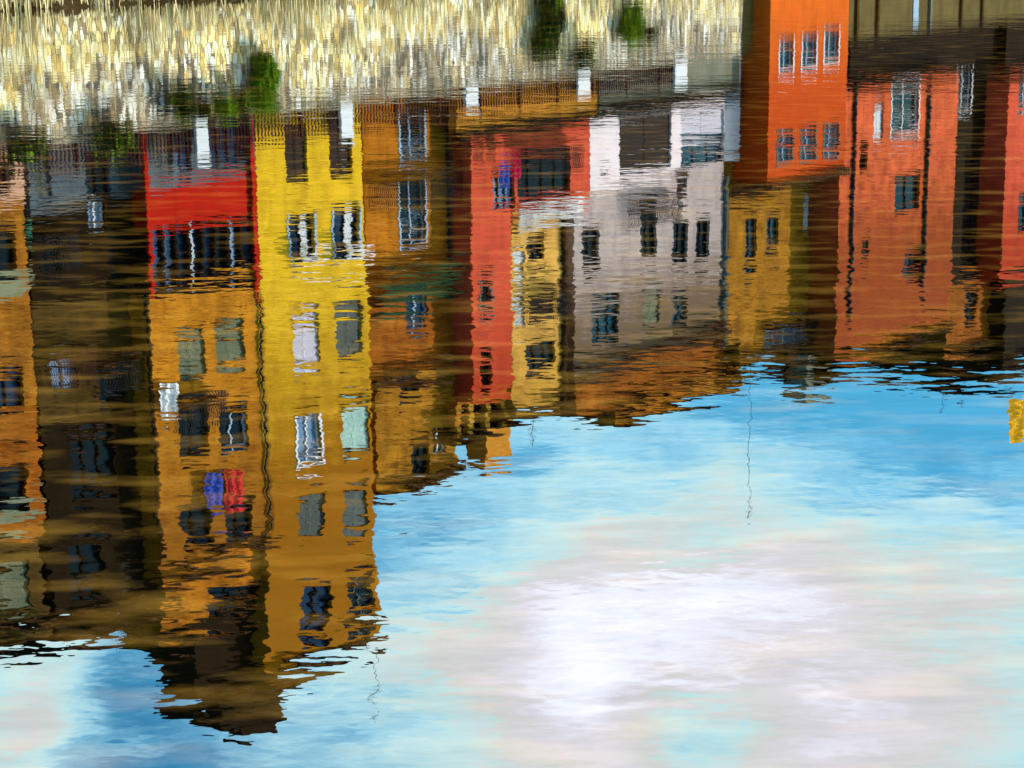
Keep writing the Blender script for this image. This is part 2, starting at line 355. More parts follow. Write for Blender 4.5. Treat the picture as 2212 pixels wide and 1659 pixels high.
# red posts of the ground floor
for x, y0, y1 in ((320, 270, 640), (549, 245, 640)):
    a, b, c, e = rect(x - 4, x + 4, y0, y1, .4); MB().box(a, b, .36, .497, ZQ, e).build('pilaster', C_RED, h)

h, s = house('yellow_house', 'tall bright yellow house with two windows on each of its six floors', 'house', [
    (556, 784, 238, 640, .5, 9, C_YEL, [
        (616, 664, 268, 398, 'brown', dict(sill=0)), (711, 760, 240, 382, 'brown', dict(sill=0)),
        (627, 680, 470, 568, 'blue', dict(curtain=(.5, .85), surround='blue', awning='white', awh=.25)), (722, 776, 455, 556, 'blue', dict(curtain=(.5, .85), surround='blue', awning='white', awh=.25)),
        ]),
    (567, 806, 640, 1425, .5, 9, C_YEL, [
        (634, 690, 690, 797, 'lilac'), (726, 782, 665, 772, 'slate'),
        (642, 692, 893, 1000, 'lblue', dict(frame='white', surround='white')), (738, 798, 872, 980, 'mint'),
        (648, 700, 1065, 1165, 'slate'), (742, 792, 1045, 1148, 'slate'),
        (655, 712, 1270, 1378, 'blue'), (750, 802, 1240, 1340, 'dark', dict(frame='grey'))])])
eave(h, s[-1], .45, rm=M_DTILE); 

h, s = house('ochre_house', 'shaded ochre house with blue-framed balcony door and dark green awning, right of the yellow house', 'house', [
    (786, 984, 215, 560, 1.7, 8, C_ORGD, [(864, 916, 245, 335, 'dark', dict(frame='blue', surround='blue')), (864, 918, 385, 520, 'dark', dict(frame='blue', surround='blue', balcony='iron', bw=2.2))]),
    (792, 995, 560, 800, 1.7, 8, C_RUST, [(878, 922, 650, 715, 'blue', dict(frame='blue'))]),
    (812, 985, 800, 1035, 1.7, 8, C_MUST, [(860, 905, 800, 860, 'dark'), (890, 926, 950, 1035, 'dark'), (935, 962, 935, 985, 'dark', dict(frame='white'))])])
eave(h, s[1], .6, .3, roof=False); eave(h, s[2], .45)
a, b, c, e = rect(800, 985, 600, 655, 1.7)
MB().quad((a, 1.69, e), (b, 1.69, e), (b, 0.7, c), (a, 0.7, c)).quad((a, 0.7, c), (b, 0.7, c), (b, 0.7, c - .25), (a, 0.7, c - .25)).build('awning', plaster('dark_green_canvas', (.012, .05, .02), .4), h)
pipe(h, 968, 180, 560, 1.7, M_GREYIRON, .08)

h, s = house('salmon_red_house', 'narrow salmon red house with a small window column and a terrace of pillars on top', 'house', [
    (1018, 1272, 290, 455, .5, 9, C_SAL, [(1066, 1112, 380, 450, 'lblue', dict(n=3)), (1118, 1232, 330, 425, 'dark', dict(n=4, balcony='iron', bw=.1))]),
    (1020, 1106, 455, 862, .5, 9, C_SAL, [(1040, 1062, 612, 668, 'teal', dict(surround='grey')), (1040, 1062, 775, 840, 'dark')]),
    (985, 1100, 862, 880, .9, 8, C_ORGD, [])])
a, b, c, e, d = s[2][:5]
for k in (.08, .3, .62, .95):
    u = a + (b - a) * k; MB().box(u - .16, u + .16, d + .1, d + .42, e, P(1040, 925, d)[1]).build('pillar', C_GOLD, h)
zt = P(1040, 925, d)[1]; MB().box(a - .2, b + .3, d - .4, d + 7, zt + .003, zt + .25).build('roof', M_DTILE, h)
MB().box(a, b, d + 3, d + 3.2, e, zt).build('wall', C_BRN, h)
chimney(h, 1052, 1104, 925, 1000, 1.0, 1.2, C_TERR)

h, s = house('gold_house', 'gold house with scattered dark windows, right of the narrow salmon red house', 'house', [
    (1107, 1224, 290, 482, 1.0, 8, C_LGOLD, []),
    (1107, 1224, 482, 880, .7, 9, C_LGOLD, [(1140, 1176, 512, 575, 'dark'), (1111, 1134, 540, 600, 'white'), (1145, 1196, 640, 690, 'brown', dict(balcony='iron')), (1111, 1136, 655, 705, 'white'), (1138, 1200, 740, 800, 'dark', dict(n=3))])])
eave(h, s[-1], .5, rm=M_DTILE)
pipe(h, 1219, 485, 880, .7, M_EAVE, .16)

h, s = house('pink_house', 'wide pale pink house with slim dark windows and a big brown double door', 'house', [
    (1274, 1598, 225, 375, .6, 9, C_PINK, [(1338, 1450, 255, 372, 'brown', dict(n=3, frame='blue')), (1472, 1564, 245, 300, 'lilac', dict(frame='white')), (1472, 1564, 304, 358, 'teal', dict(n=3, frame='iron')), (1298, 1314, 368, 374, 'dark')]),
    (1240, 1560, 375, 755, .6, 9, C_GPINK, [(1258, 1295, 502, 582, 'dark'), (1384, 1418, 440, 552, 'dark', dict(balcony='iron', bw=1.3)), (1454, 1486, 485, 568, 'dark'), (1504, 1532, 475, 560, 'dark'), (1462, 1484, 380, 425, 'brown'),
        (1280, 1336, 662, 740, 'teal', dict(n=3)), (1388, 1424, 640, 702, 'sage'), (1454, 1484, 648, 704, 'teal')])])
eave(h, s[-1], .6, .35, rm=M_DTILE, roof=False)
a, b, c, e, d = s[-1][:5]
r2 = rect(1245, 1610, 762, 838, 2.0)
MB().box(r2[0], r2[1], 2.0, 9, e + .36, r2[3]).build('wall', C_RUST, h)
r3 = rect(1330, 1600, 838, 872, 2.6)
MB().box(r3[0], r3[1], 2.6, 8, r2[3], r3[3]).build('wall', C_ORGD, h)
MB().box(r3[0] - .2, r3[1] + .2, 2.2, 8.3, r3[3] + .003, r3[3] + .16).build('roof', M_DTILE, h)
MB().box(r2[0] - .2, r2[1] + .2, 1.6, 9.3, r2[3] + .003, r2[3] + .14).build('eave', M_DTILE, h)
pipe(h, 1566, 380, 750, .6, M_SLATE, .16)

h, s = house('mustard_house', 'mustard house with slim blue-grey windows and a sunlit tiled balcony, behind the orange tower', 'house', [
    (1574, 1800, 380, 700, 1.2, 9, C_MUST, [(1610, 1634, 470, 575, 'teal'), (1656, 1682, 465, 540, 'teal'), (1735, 1755, 420, 500, 'white')]),
    (1600, 1790, 700, 750, 1.2, 9, C_MUST, [(1650, 1740, 705, 745, 'lblue', dict(n=4, frame='white', balcony='iron'))])])
eave(h, s[-1], .5, rm=M_DTILE)
chimney(h, 1742, 1800, 768, 835, 3, 1.6, C_GREY); chimney(h, 1700, 1722, 765, 800, 3, .6, M_DTILE)

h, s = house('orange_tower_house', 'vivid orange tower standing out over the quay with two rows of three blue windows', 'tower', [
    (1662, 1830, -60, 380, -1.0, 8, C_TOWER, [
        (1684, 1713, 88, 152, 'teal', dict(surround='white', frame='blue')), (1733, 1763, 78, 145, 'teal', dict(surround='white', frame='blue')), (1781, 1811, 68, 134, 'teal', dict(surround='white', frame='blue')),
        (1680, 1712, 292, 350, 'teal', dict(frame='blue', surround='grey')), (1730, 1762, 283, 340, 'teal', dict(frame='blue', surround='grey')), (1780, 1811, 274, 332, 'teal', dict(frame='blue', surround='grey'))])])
eave(h, s[-1], .3, .2)

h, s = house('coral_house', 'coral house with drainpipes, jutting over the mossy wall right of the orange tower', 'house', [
    (1836, 2055, 132, 180, .3, 9, M_WOOD_SHADE, []),  # near-black strip painted in for the shade below the overhang
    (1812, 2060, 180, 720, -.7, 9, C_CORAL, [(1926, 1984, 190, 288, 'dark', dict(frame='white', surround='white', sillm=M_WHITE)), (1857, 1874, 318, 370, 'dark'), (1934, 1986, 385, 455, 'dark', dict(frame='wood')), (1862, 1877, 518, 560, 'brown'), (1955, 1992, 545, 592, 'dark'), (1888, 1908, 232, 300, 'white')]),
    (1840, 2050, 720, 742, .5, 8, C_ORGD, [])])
eave(h, s[-1], .5, rm=M_DTILE)
pipe(h, 1842, 190, 690, -.7, M_GREYIRON, .11); pipe(h, 2000, 190, 640, -.7, M_GREYIRON, .13)

h, s = house('dark_recess_house', 'dark brown house front set back beside the coral house, its top wall orange', 'house', [
    (2045, 2175, 120, 150, .9, 9, M_WOOD_SHADE, []),  # the painted shade strip carries on along this front
    (2045, 2175, 150, 590, .9, 9, C_BRN, [(2066, 2098, 150, 238, 'dark', dict(frame='white', surround='white')), (2080, 2150, 330, 560, 'dark', dict(n=3))]),
    (2045, 2175, 590, 745, .9, 9, C_RUST, [(2085, 2110, 640, 700, 'dark')])])
eave(h, s[-1], .5, rm=M_DTILE)
h, s = house('red_end_house', 'red house cut by the right edge of the picture', 'house', [
    (2172, 2420, 115, 150, .3, 9, M_WOOD_SHADE, []),  # overhang's shade painted as a near-black strip
    (2172, 2420, 150, 560, -.7, 9, C_SAL, [(2200, 2230, 180, 240, 'dark', dict(frame='white')), (2200, 2235, 420, 500, 'dark')]),
    (2172, 2420, 560, 745, -.2, 9, C_BRN, [])])
eave(h, s[-1], .5, rm=M_DTILE)

# ------------------------------------------------------------------ quay, terrace walls, ground, water
U0, U1 = 10, 190
SW = stone('quay_rubble', [(.88, .80, .46), (.78, .54, .14), (.90, .86, .66), (.50, .34, .10), (.82, .66, .28), (.90, .82, .50), (.26, .19, .08), (.85, .70, .30)], (5.2, 5.2, 2.3))
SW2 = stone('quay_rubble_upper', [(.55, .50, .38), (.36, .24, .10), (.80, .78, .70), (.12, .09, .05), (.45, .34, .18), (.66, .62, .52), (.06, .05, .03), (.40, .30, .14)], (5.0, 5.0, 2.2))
b = MB(); nu, nz = 260, 12
ut = P(1600, 60, 0)[0]
q = random.Random(3)
idx = {}
for i in range(nu + 1):
    for j in range(nz + 1):
        u = U0 + (ut - U0) * i / nu; z = -1.5 + (ZQ + 1.5) * j / nz
        idx[i, j] = len(b.v); b.v.append((u, (q.uniform(-.07, .05) if j < nz else 0) - (nz - j) * .02, z))
for i in range(nu):
    for j in range(nz): b.f.append((idx[i, j], idx[i + 1, j], idx[i + 1, j + 1], idx[i, j + 1]))
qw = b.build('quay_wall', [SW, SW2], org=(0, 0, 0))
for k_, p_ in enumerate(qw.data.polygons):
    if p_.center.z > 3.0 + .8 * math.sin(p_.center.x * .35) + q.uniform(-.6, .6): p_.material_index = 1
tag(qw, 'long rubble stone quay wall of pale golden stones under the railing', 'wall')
cp = MB()
u = U0
while u < ut: cp.box(u, min(u + 1.18, ut), -.12, .4, ZQ - .12 + .003, ZQ + .04); u += 1.2
cp.build('coping', plaster('coping_stone', (.42, .36, .25), .25), qw)
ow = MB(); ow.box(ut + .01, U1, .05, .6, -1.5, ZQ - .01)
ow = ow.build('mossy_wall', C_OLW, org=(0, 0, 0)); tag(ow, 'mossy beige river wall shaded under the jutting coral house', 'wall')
for x in (1850, 1895, 2008, 2075, 2120):
    u = P(x, 50, 0)[0]; MB().box(u - .12, u + .12, -.1, .047, -1, ZQ - .02).build('buttress', C_OLIVE if x != 2008 else C_GREY, ow)
u = P(1978, 50, 0)[0]; MB().box(u - .35, u + .35, .0, .046, 1.5, 4.2).build('door', M_BLUEW, ow)

g = MB(); g.box(-40, 260, .4, 160, -2, ZQ - .004)
tag(g.build('ground', plaster('paving', (.28, .25, .2), .2), org=(0, 0, 0)), kind='structure')

def low_wall(x0, x1, ylo, yhi, d, mat, label, ops=()):
    a, b_, c, e = rect(x0, x1, ylo, yhi, d)
    r_ = thing('terrace_wall', label, 'wall', (a + b_) / 2, d, ZQ)
    hs = [rect(*w[:4], d) for w in ops]
    for w, hh in zip(ops, hs): window(r_, *hh, d, w[4], **(w[5] if len(w) > 5 else {}))
    wall_mesh(a, b_, ZQ, e, d, .45, hs).build('wall', mat, r_)
    MB().box(a - .05, b_ + .05, d - .3, .498, e + .003, P((x0 + x1) / 2, yhi + 30, d)[1]).build('shade_ledge', M_WOOD_SHADE, r_)  # near-black band painted for the shade gap between terrace wall and house
low_wall(985, 1290, 170, 256, .05 + .3, C_TERR, 'orange terrace wall behind the railing below the salmon red house', [(1048, 1090, 225, 290, 'dark', dict(frame='grey'))][:0])
low_wall(1294, 1596, 150, 205, .35, C_GREY, 'grey terrace wall behind the railing left of the orange tower')

# railing in bays with posts
k = 0
zr0, zr1 = ZQ + .04, ZQ + 1.15
rl = thing('quay_railing', 'rust red iron railing with thin bars along the quay edge', 'railing', P(0, 330, .1)[0], .1, ZQ)
u = U0 + 2; uend = P(1465, 120, .1)[0]
bm_ = MB(); bars(bm_, u, uend, .1, zr0, zr1, .19, .024); bm_.box(u, uend, .085, .115, zr0 + .86, zr0 + .89)
bm_.build('bars', M_IRON, rl)
while u < uend:
    MB().box(u - .05, u + .05, .04, .16, ZQ + .04, zr1 + .12).build('post', M_IRON, rl); u += 2.9
for i, (x, y0, y1) in enumerate(((438, 262, 342), (750, 212, 300), (1020, 165, 225), (1262, 130, 205), (1472, 100, 180))):
    a, b_, c, e = rect(x - 13, x + 13, y0, y1, -.05)
    p_ = thing('white_pillar', ['first', 'second', 'third', 'fourth', 'last'][i] + ' white square pillar from the left behind the quay railing', 'pillar', (a + b_) / 2, .25, ZQ, 'white pillars along the railing')
    MB().box(a, b_, -.05, .09, ZQ + .04, e).build('shaft', M_WHITE, p_); MB().box(a - .05, b_ + .05, -.07, .11, e + .002, e + .1).build('cap', M_WHITE, p_)

# dry reeds along the foot of the quay wall
q = random.Random(11); b = MB()
for i in range(3800):
    u = q.uniform(U0 + 15, ut - 1); d = -q.uniform(.35, 1.1); hh = q.uniform(.6, 2.2) * (.6 + .4 * math.sin(u * .9) + .2 * math.sin(u * 2.3)); w = q.uniform(.012, .035)
    if hh < .3: continue
    l1, l2 = q.uniform(-.12, .12), q.uniform(-.1, .1); a = q.uniform(0, 3.14); cu, cd = math.cos(a) * w, math.sin(a) * w
    b.quad((u - cu, d - cd, -.2), (u + cu, d + cd, -.2), (u + l1 + cu * .5, d + l2 + cd * .5, hh * .7), (u + l1 - cu * .5, d + l2 - cd * .5, hh * .7))
    b.tri((u + l1 - cu * .5, d + l2 - cd * .5, hh * .7), (u + l1 + cu * .5, d + l2 + cd * .5, hh * .7), (u + l1 * 2, d + l2 * 2, hh))
rd = b.build('reeds', plaster('dry_straw', (1.0, .82, .42), .25, sc=5), org=(0, 0, 0))
tag(rd, 'pale dry reeds standing in the water along the quay wall', 'reeds', kind='stuff')

mk = MB(); q2 = random.Random(8); n_ = 220
for i in range(n_ + 1):
    u = U0 + (ut - U0) * i / n_; k = q2.uniform(.0, .25)
    mk.v += [(u, .1, .28 + k * .6), (u, -.5 - k, .18 + k * .4), (u, -1.5 - k * 2, -.3)]
for i in range(n_):
    for j in range(2): a = i * 3 + j; mk.f.append((a, a + 1, a + 4, a + 3))
tag(mk.build('mud_bank', plaster('wet_mud', (.06, .035, .012), .5, .5, sc=3), org=(0, 0, 0)), kind='structure')

# bushes
def leafy(mb, cu, cd, cz, ru, rd_, rz, n, size, q):
    for i in range(n):
        while True:
            a, b_, c = q.uniform(-1, 1), q.uniform(-1, 1), q.uniform(-1, 1)
            if a * a + b_ * b_ + c * c < 1: break
        p = Vector((cu + a * ru, cd + b_ * rd_, cz + c * rz))
        v = Vector((q.uniform(-1, 1), q.uniform(-1, 1), q.uniform(-1, 1))).normalized() * size * q.uniform(.6, 1.3); w = v.orthogonal().normalized() * size * .5
        mb.quad(tuple(p - v), tuple(p + w), tuple(p + v), tuple(p - w))
M_LEAF = plaster('green_leaves', (.12, .26, .008), .6, sc=4, dirt=.1); M_LEAFY = plaster('young_yellow_green_leaves', (.42, .62, .02), .4, sc=4, dirt=.1); M_LEAFD = plaster('dark_green_leaves', (.03, .055, .012), .6, sc=4)
blab = {0: 'bright round green bush on the quay wall beside the yellow house', 1: 'dark bush hanging over the wall below the red gallery', 2: 'tall dark green shrub growing on the wall at the middle of the row', 3: 'small green tuft on the wall between two white pillars', 4: 'slim upright green shrub near the last white pillar', 5: 'little green shrub right of the slim upright one', 6: 'low dark green creeper on the wall in front of the brown house', 7: 'narrow dark tuft right of the first white pillar', 8: 'light green tuft between the dark bush and the bright round one', 9: 'dark tuft touching the bright round bush', 10: 'low dark creeper on the wall below the orange house at the left end'}
q = random.Random(5)
for i, (x0, x1, y0, y1, mt, n) in enumerate(((540, 602, 120, 246, M_LEAF, 3200), (365, 418, 190, 262, M_LEAFD, 900), (1160, 1220, -10, 132, M_LEAFD, 4000), (1248, 1282, 85, 152, M_LEAFD, 900), (1348, 1388, 5, 98, M_LEAF, 1800), (1390, 1420, 50, 105, M_LEAFD, 400), (200, 300, 265, 335, M_LEAFD, 900), (428, 452, 215, 262, M_LEAFD, 500), (462, 500, 205, 256, M_LEAF, 700), (508, 540, 195, 250, M_LEAFD, 700), (20, 110, 285, 345, M_LEAFD, 900))):
    a, b_, c, e = rect(x0, x1, y0, y1, -.5)
    if i == 2: c = .4
    t_ = thing('bush', blab[i], 'bush', (a + b_) / 2, -.5, c, 'bushes on the quay wall')
    m = MB(); ru = (b_ - a) / 2
    for s_ in range(5):
        f = s_ / 4; leafy(m, (a + b_) / 2 + q.uniform(-.3, .3) * ru, -.5 + q.uniform(-.15, .1), c + (e - c) * (.15 + .7 * f), ru * (.75 + .3 * f), .4, (e - c) * .22, n // 5, .12, q)
    lv = m.build('leaves', [mt, M_LEAFY], t_)
    for k_, p_ in enumerate(lv.data.polygons):
        if q.random() < (.35 if mt == M_LEAF else .12): p_.material_index = 1
    m = MB(); m.tube([((a + b_) / 2, 0, c), ((a + b_) / 2, -.4, c + (e - c) * .3), ((a + b_) / 2 + .1, -.5, e - .2)], [.05, .035, .01]); m.build('stem', M_WOOD_SHADE, t_)

# laundry, flags
M_REDC = plaster('red_cloth', (.6, .03, .03), .35, dirt=.1); M_BLUC = plaster('blue_cloth', (.04, .08, .42), .35, dirt=.1); M_TEALC = plaster('turquoise_cloth', (.05, .6, .45), .15)
def cloth(name, label, cat, x0, x1, y0, y1, d, m, grp=None):
    a, b_, c, e = rect(x0, x1, y0, y1, d); o = MB(); n, k = 10, 6
    ix = {}
    for i in range(n + 1):
        for j in range(k + 1):
            ix[i, j] = len(o.v); o.v.append((a + (b_ - a) * i / n, d + .05 * math.sin(i * 1.3 + j * .4), c + (e - c) * j / k + .03 * math.sin(i * .9)))
    for i in range(n):
        for j in range(k): o.f.append((ix[i, j], ix[i + 1, j], ix[i + 1, j + 1], ix[i, j + 1]))
    ob = o.build(name, m, org=((a + b_) / 2, d, c)); tag(ob, label, cat, grp)
    sm = ob.modifiers.new('t', 'SOLIDIFY'); sm.thickness = .01
    MB().tube([(a - .2, d + .02, e + .03), (b_ + .2, d + .02, e + .03)], .012, 5).build('line', M_GREYIRON, ob, org=((a + b_) / 2, d, c))
cloth('hanging_cloth', 'red cloth hung out beside the blue one on the orange house', 'laundry', 488, 528, 1025, 1095, .1, M_REDC, 'laundry hung out')
cloth('hanging_cloth', 'blue cloth hung out beside the red one on the orange house', 'laundry', 448, 484, 1035, 1090, .1, M_BLUC, 'laundry hung out')
cloth('hanging_cloth', 'crimson cloth over the dark balcony of the salmon red house', 'laundry', 1108, 1126, 340, 386, -.3, plaster('crimson_cloth', (.8, .01, .08), .1), 'laundry hung out')
cloth('hanging_cloth', 'bright blue cloth over the dark balcony of the salmon red house', 'laundry', 1080, 1103, 362, 402, -.3, M_BLUC, 'laundry hung out')
cloth('hanging_cloth', 'small turquoise cloth at the edge of the brown house', 'laundry', 58, 70, 488, 522, .8, M_TEALC, 'laundry hung out')
cloth('hanging_cloth', 'white sheets drying on the orange house beside a balcony door', 'laundry', 348, 388, 838, 905, .1, M_WHITE, 'laundry hung out')
cloth('canvas_awning', 'white canvas blind below the balcony between salmon red and gold houses', 'awning', 1122, 1262, 440, 480, .3, plaster('grey_canvas', (.75, .74, .72), .4, blotch=.8))

# flag at the right edge
fp = P(2225, 900, 6)
t_ = thing('flagpole', 'tall pole with a yellow and orange flag rising above the roofs at the right edge', 'flag', fp[0], 6, ZQ)
MB().tube([(fp[0], 6, ZQ), (fp[0], 6, P(2225, 960, 6)[1])], [.1, .05], 8).build('pole', M_GREYIRON, t_)
a, b_, c, e = rect(2180, 2222, 852, 955, 6); o = MB(); ix = {}
for i in range(9):
    for j in range(13): ix[i, j] = len(o.v); o.v.append((a + (b_ - a) * i / 8, 6 + .15 * math.sin(i * 1.1 + j * .5), c + (e - c) * j / 12))
for i in range(8):
    for j in range(12): o.f.append((ix[i, j], ix[i + 1, j], ix[i + 1, j + 1], ix[i, j + 1]))
o.build('flag', plaster('yellow_flag', (.9, .45, .01), .5, sc=2), t_)

# antennas
alab = ['tall thin antenna mast above the brown attic of the pink house', 'short antenna on the roof left of the tall mast', 'antenna mast on the roof of the coral house', 'antenna with short arms right of the coral house mast', 'thin antenna at the corner of the yellow roof']
alab += ['bent aerial on the dark roof of the brown house', 'small aerial above the salmon red house terrace', 'aerial on the roof of the red house at the right edge']
for i, (x, y0, y1, d) in enumerate(((1622, 780, 1110, 4), (1327, 850, 930, 4), (2040, 740, 890, 3), (2086, 740, 865, 3), (806, 1420, 1530, 1.5), (250, 1330, 1400, 3), (1150, 880, 960, 3), (2190, 745, 830, 3))):
    u, z0 = P(x, y0, d); z1 = P(x, y1, d)[1]
    t_ = thing('antenna', alab[i], 'antenna', u, d, z0 - .5, 'roof antennas')
    m = MB(); m.tube([(u, d, z0 - .5), (u, d, z1)], .015, 6); m.build('mast', M_GREYIRON, t_)
    m = MB()
    for j in range(5): zz = z1 - .2 - j * .12; w = .22 + .05 * j; m.tube([(u - w, d, zz), (u + w, d, zz)], .01, 5)
    m.build('arms', M_GREYIRON, t_)

# ------------------------------------------------------------------ water
def water_mat():
    m = bpy.data.materials.new('river_water'); t = nt(m); L = t.links.new
    geo = node(t, 'ShaderNodeNewGeometry')
    # height field, sampled three times for its true slope
    g = bpy.data.node_groups.new('ripple_height', 'ShaderNodeTree')
    g.interface.new_socket('Vector', in_out='INPUT', socket_type='NodeSocketVector'); g.interface.new_socket('Height', in_out='OUTPUT', socket_type='NodeSocketFloat')
    gi = g.nodes.new('NodeGroupInput'); go = g.nodes.new('NodeGroupOutput'); prev = None
    for (sx, sy, rot, amp, off) in WAVES:
        mp = g.nodes.new('ShaderNodeMapping'); mp.inputs['Scale'].default_value = (sx, sy, 1); mp.inputs['Rotation'].default_value = (0, 0, R(rot)); mp.inputs['Location'].default_value = (off, off * 1.7, 0)
        g.links.new(gi.outputs[0], mp.inputs[0])
        nz = g.nodes.new('ShaderNodeTexNoise'); nz.noise_dimensions = '2D'; nz.inputs['Scale'].default_value = 1; nz.inputs['Detail'].default_value = 1.0; nz.inputs['Roughness'].default_value = .45
        g.links.new(mp.outputs[0], nz.inputs['Vector'])
        mu = g.nodes.new('ShaderNodeMath'); mu.operation = 'MULTIPLY_ADD'; mu.inputs[1].default_value = amp
        g.links.new(nz.outputs[0], mu.inputs[0])
        if prev: g.links.new(prev.outputs[0], mu.inputs[2])
        else: mu.inputs[2].default_value = 0
        prev = mu
    g.links.new(prev.outputs[0], go.inputs[0])
    E = .008; hs = []
    for off in ((0, 0, 0), (E, 0, 0), (0, E, 0)):
        a = node(t, 'ShaderNodeVectorMath', operation='ADD'); a.inputs[1].default_value = off; L(geo.outputs['Position'], a.inputs[0])
        k = node(t, 'ShaderNodeGroup'); k.node_tree = g; L(a.outputs[0], k.inputs[0]); hs.append(k)
    def M(op, a, b, c=None):
        n = node(t, 'ShaderNodeMath', operation=op)
        for i, v in enumerate((a, b, c)):
            if v is None: continue
            if isinstance(v, (int, float)): n.inputs[i].default_value = v
            else: L(v, n.inputs[i])
        return n.outputs[0]
    # patches of rougher and calmer water
    mp = node(t, 'ShaderNodeMapping'); mp.inputs['Scale'].default_value = (.10, .32, 1); mp.inputs['Rotation'].default_value = (0, 0, R(-8)); L(geo.outputs['Position'], mp.inputs[0])
    nz = node(t, 'ShaderNodeTexNoise'); nz.inputs['Scale'].default_value = 1; nz.inputs['Detail'].default_value = 3; L(mp.outputs[0], nz.inputs['Vector'])
    mr = node(t, 'ShaderNodeMapRange'); mr.inputs['From Min'].default_value = .35; mr.inputs['From Max'].default_value = .68; mr.inputs['To Min'].default_value = .4; mr.inputs['To Max'].default_value = 2.0; L(nz.outputs[0], mr.inputs[0])
    mp2 = node(t, 'ShaderNodeMapping'); mp2.inputs['Scale'].default_value = (.07, .55, 1); mp2.inputs['Rotation'].default_value = (0, 0, R(-12)); L(geo.outputs['Position'], mp2.inputs[0])
    nz2 = node(t, 'ShaderNodeTexNoise'); nz2.inputs['Scale'].default_value = 1; nz2.inputs['Detail'].default_value = 7; nz2.inputs['Roughness'].default_value = .62; L(mp2.outputs[0], nz2.inputs['Vector'])
    mr2 = node(t, 'ShaderNodeMapRange'); mr2.inputs['From Min'].default_value = .64; mr2.inputs['From Max'].default_value = .76; mr2.inputs['To Min'].default_value = 0; mr2.inputs['To Max'].default_value = GUST; L(nz2.outputs[0], mr2.inputs[0])
    amp = M('ADD', mr.outputs[0], mr2.outputs[0])
    sx = M('MULTIPLY', M('DIVIDE', M('SUBTRACT', hs[0].outputs[0], hs[1].outputs[0]), E), amp)
    sy = M('MULTIPLY', M('DIVIDE', M('SUBTRACT', hs[0].outputs[0], hs[2].outputs[0]), E), amp)
    cb = node(t, 'ShaderNodeCombineXYZ'); L(sx, cb.inputs[0]); L(sy, cb.inputs[1]); cb.inputs[2].default_value = 1
    nn = node(t, 'ShaderNodeVectorMath', operation='NORMALIZE'); L(cb.outputs[0], nn.inputs[0])
    gl = node(t, 'ShaderNodeBsdfGlossy'); gl.inputs['Roughness'].default_value = 0; gl.inputs['Color'].default_value = (.98, .98, .98, 1); L(nn.outputs[0], gl.inputs['Normal'])
    df = node(t, 'ShaderNodeBsdfDiffuse')
    nb = node(t, 'ShaderNodeTexNoise'); nb.inputs['Scale'].default_value = 2.2; nb.inputs['Detail'].default_value = 6; mp3 = node(t, 'ShaderNodeMapping'); mp3.inputs['Scale'].default_value = (.6, 1.5, 1); L(geo.outputs['Position'], mp3.inputs[0]); L(mp3.outputs[0], nb.inputs['Vector'])
    rp = node(t, 'ShaderNodeValToRGB'); rp.color_ramp.elements[0].position = .50; rp.color_ramp.elements[0].color = (.002, .0015, .0005, 1); rp.color_ramp.elements[1].position = .72; rp.color_ramp.elements[1].color = (.30, .15, .022, 1)
    L(nb.outputs[0], rp.inputs[0]); L(rp.outputs[0], df.inputs['Color'])
    fr = node(t, 'ShaderNodeFresnel'); fr.inputs['IOR'].default_value = 1.33; L(nn.outputs[0], fr.inputs['Normal'])
    f = M('MULTIPLY_ADD', fr.outputs[0], 1 - REFL0, REFL0)
    mf = node(t, 'ShaderNodeMapping'); mf.inputs['Scale'].default_value = (1.1, 3.4, 1); mf.inputs['Rotation'].default_value = (0, 0, R(-10)); L(geo.outputs['Position'], mf.inputs[0])
    nf = node(t, 'ShaderNodeTexNoise'); nf.inputs['Scale'].default_value = 1; nf.inputs['Detail'].default_value = 8; nf.inputs['Roughness'].default_value = .72; L(mf.outputs[0], nf.inputs['Vector'])
    fm = node(t, 'ShaderNodeMapRange'); fm.inputs['From Min'].default_value = .42; fm.inputs['From Max'].default_value = .66; fm.inputs['To Min'].default_value = 1; fm.inputs['To Max'].default_value = .86; L(nf.outputs[0], fm.inputs[0])
    f = M('MULTIPLY', f, fm.outputs[0])
    mx = node(t, 'ShaderNodeMixShader'); L(f, mx.inputs[0]); L(df.outputs[0], mx.inputs[1]); L(gl.outputs[0], mx.inputs[2])
    out = node(t, 'ShaderNodeOutputMaterial'); L(mx.outputs[0], out.inputs[0])
    return m
# frequency across, frequency along the view, rotation, height (m), offset
WAVES = [(.4, .6, -6, .0028, 0), (1.6, 2.3, 5, .0012, 13), (4.5, 6.5, -9, .00052, 31), (12, 18, 8, .00009, 47)]
GUST = 12; REFL0 = .64
w = MB(); w.quad((-400, -120, 0), (500, -120, 0), (500, 500, 0), (-400, 500, 0))
wo = w.build('water', water_mat()); tag(wo, kind='structure')

# ------------------------------------------------------------------ sun and sky
SUN_EL, SUN_OFF = 36, 50
n_ = -ED
sd = (n_ * math.cos(R(SUN_OFF)) + EU * math.sin(R(SUN_OFF))) * math.cos(R(SUN_EL)) + Vector((0, 0, math.sin(R(SUN_EL))))
sl = bpy.data.lights.new('sun', 'SUN'); so = bpy.data.objects.new('sun', sl); COL.objects.link(so)
sl.energy = 5.0; sl.angle = R(.5); sl.color = (1, .93, .80)
so.rotation_euler = sd.to_track_quat('Z', 'Y').to_euler()
wd = bpy.data.worlds.new('World'); scn.world = wd; wd.use_nodes = True; t = wd.node_tree; t.nodes.clear(); L = t.links.new
sky = node(t, 'ShaderNodeTexSky', sky_type='NISHITA'); sky.sun_disc = False; sky.sun_elevation = R(SUN_EL); sky.sun_rotation = math.atan2(sd.x, sd.y)
sky.air_density = 1.0; sky.dust_density = .3; sky.ozone_density = 2.5
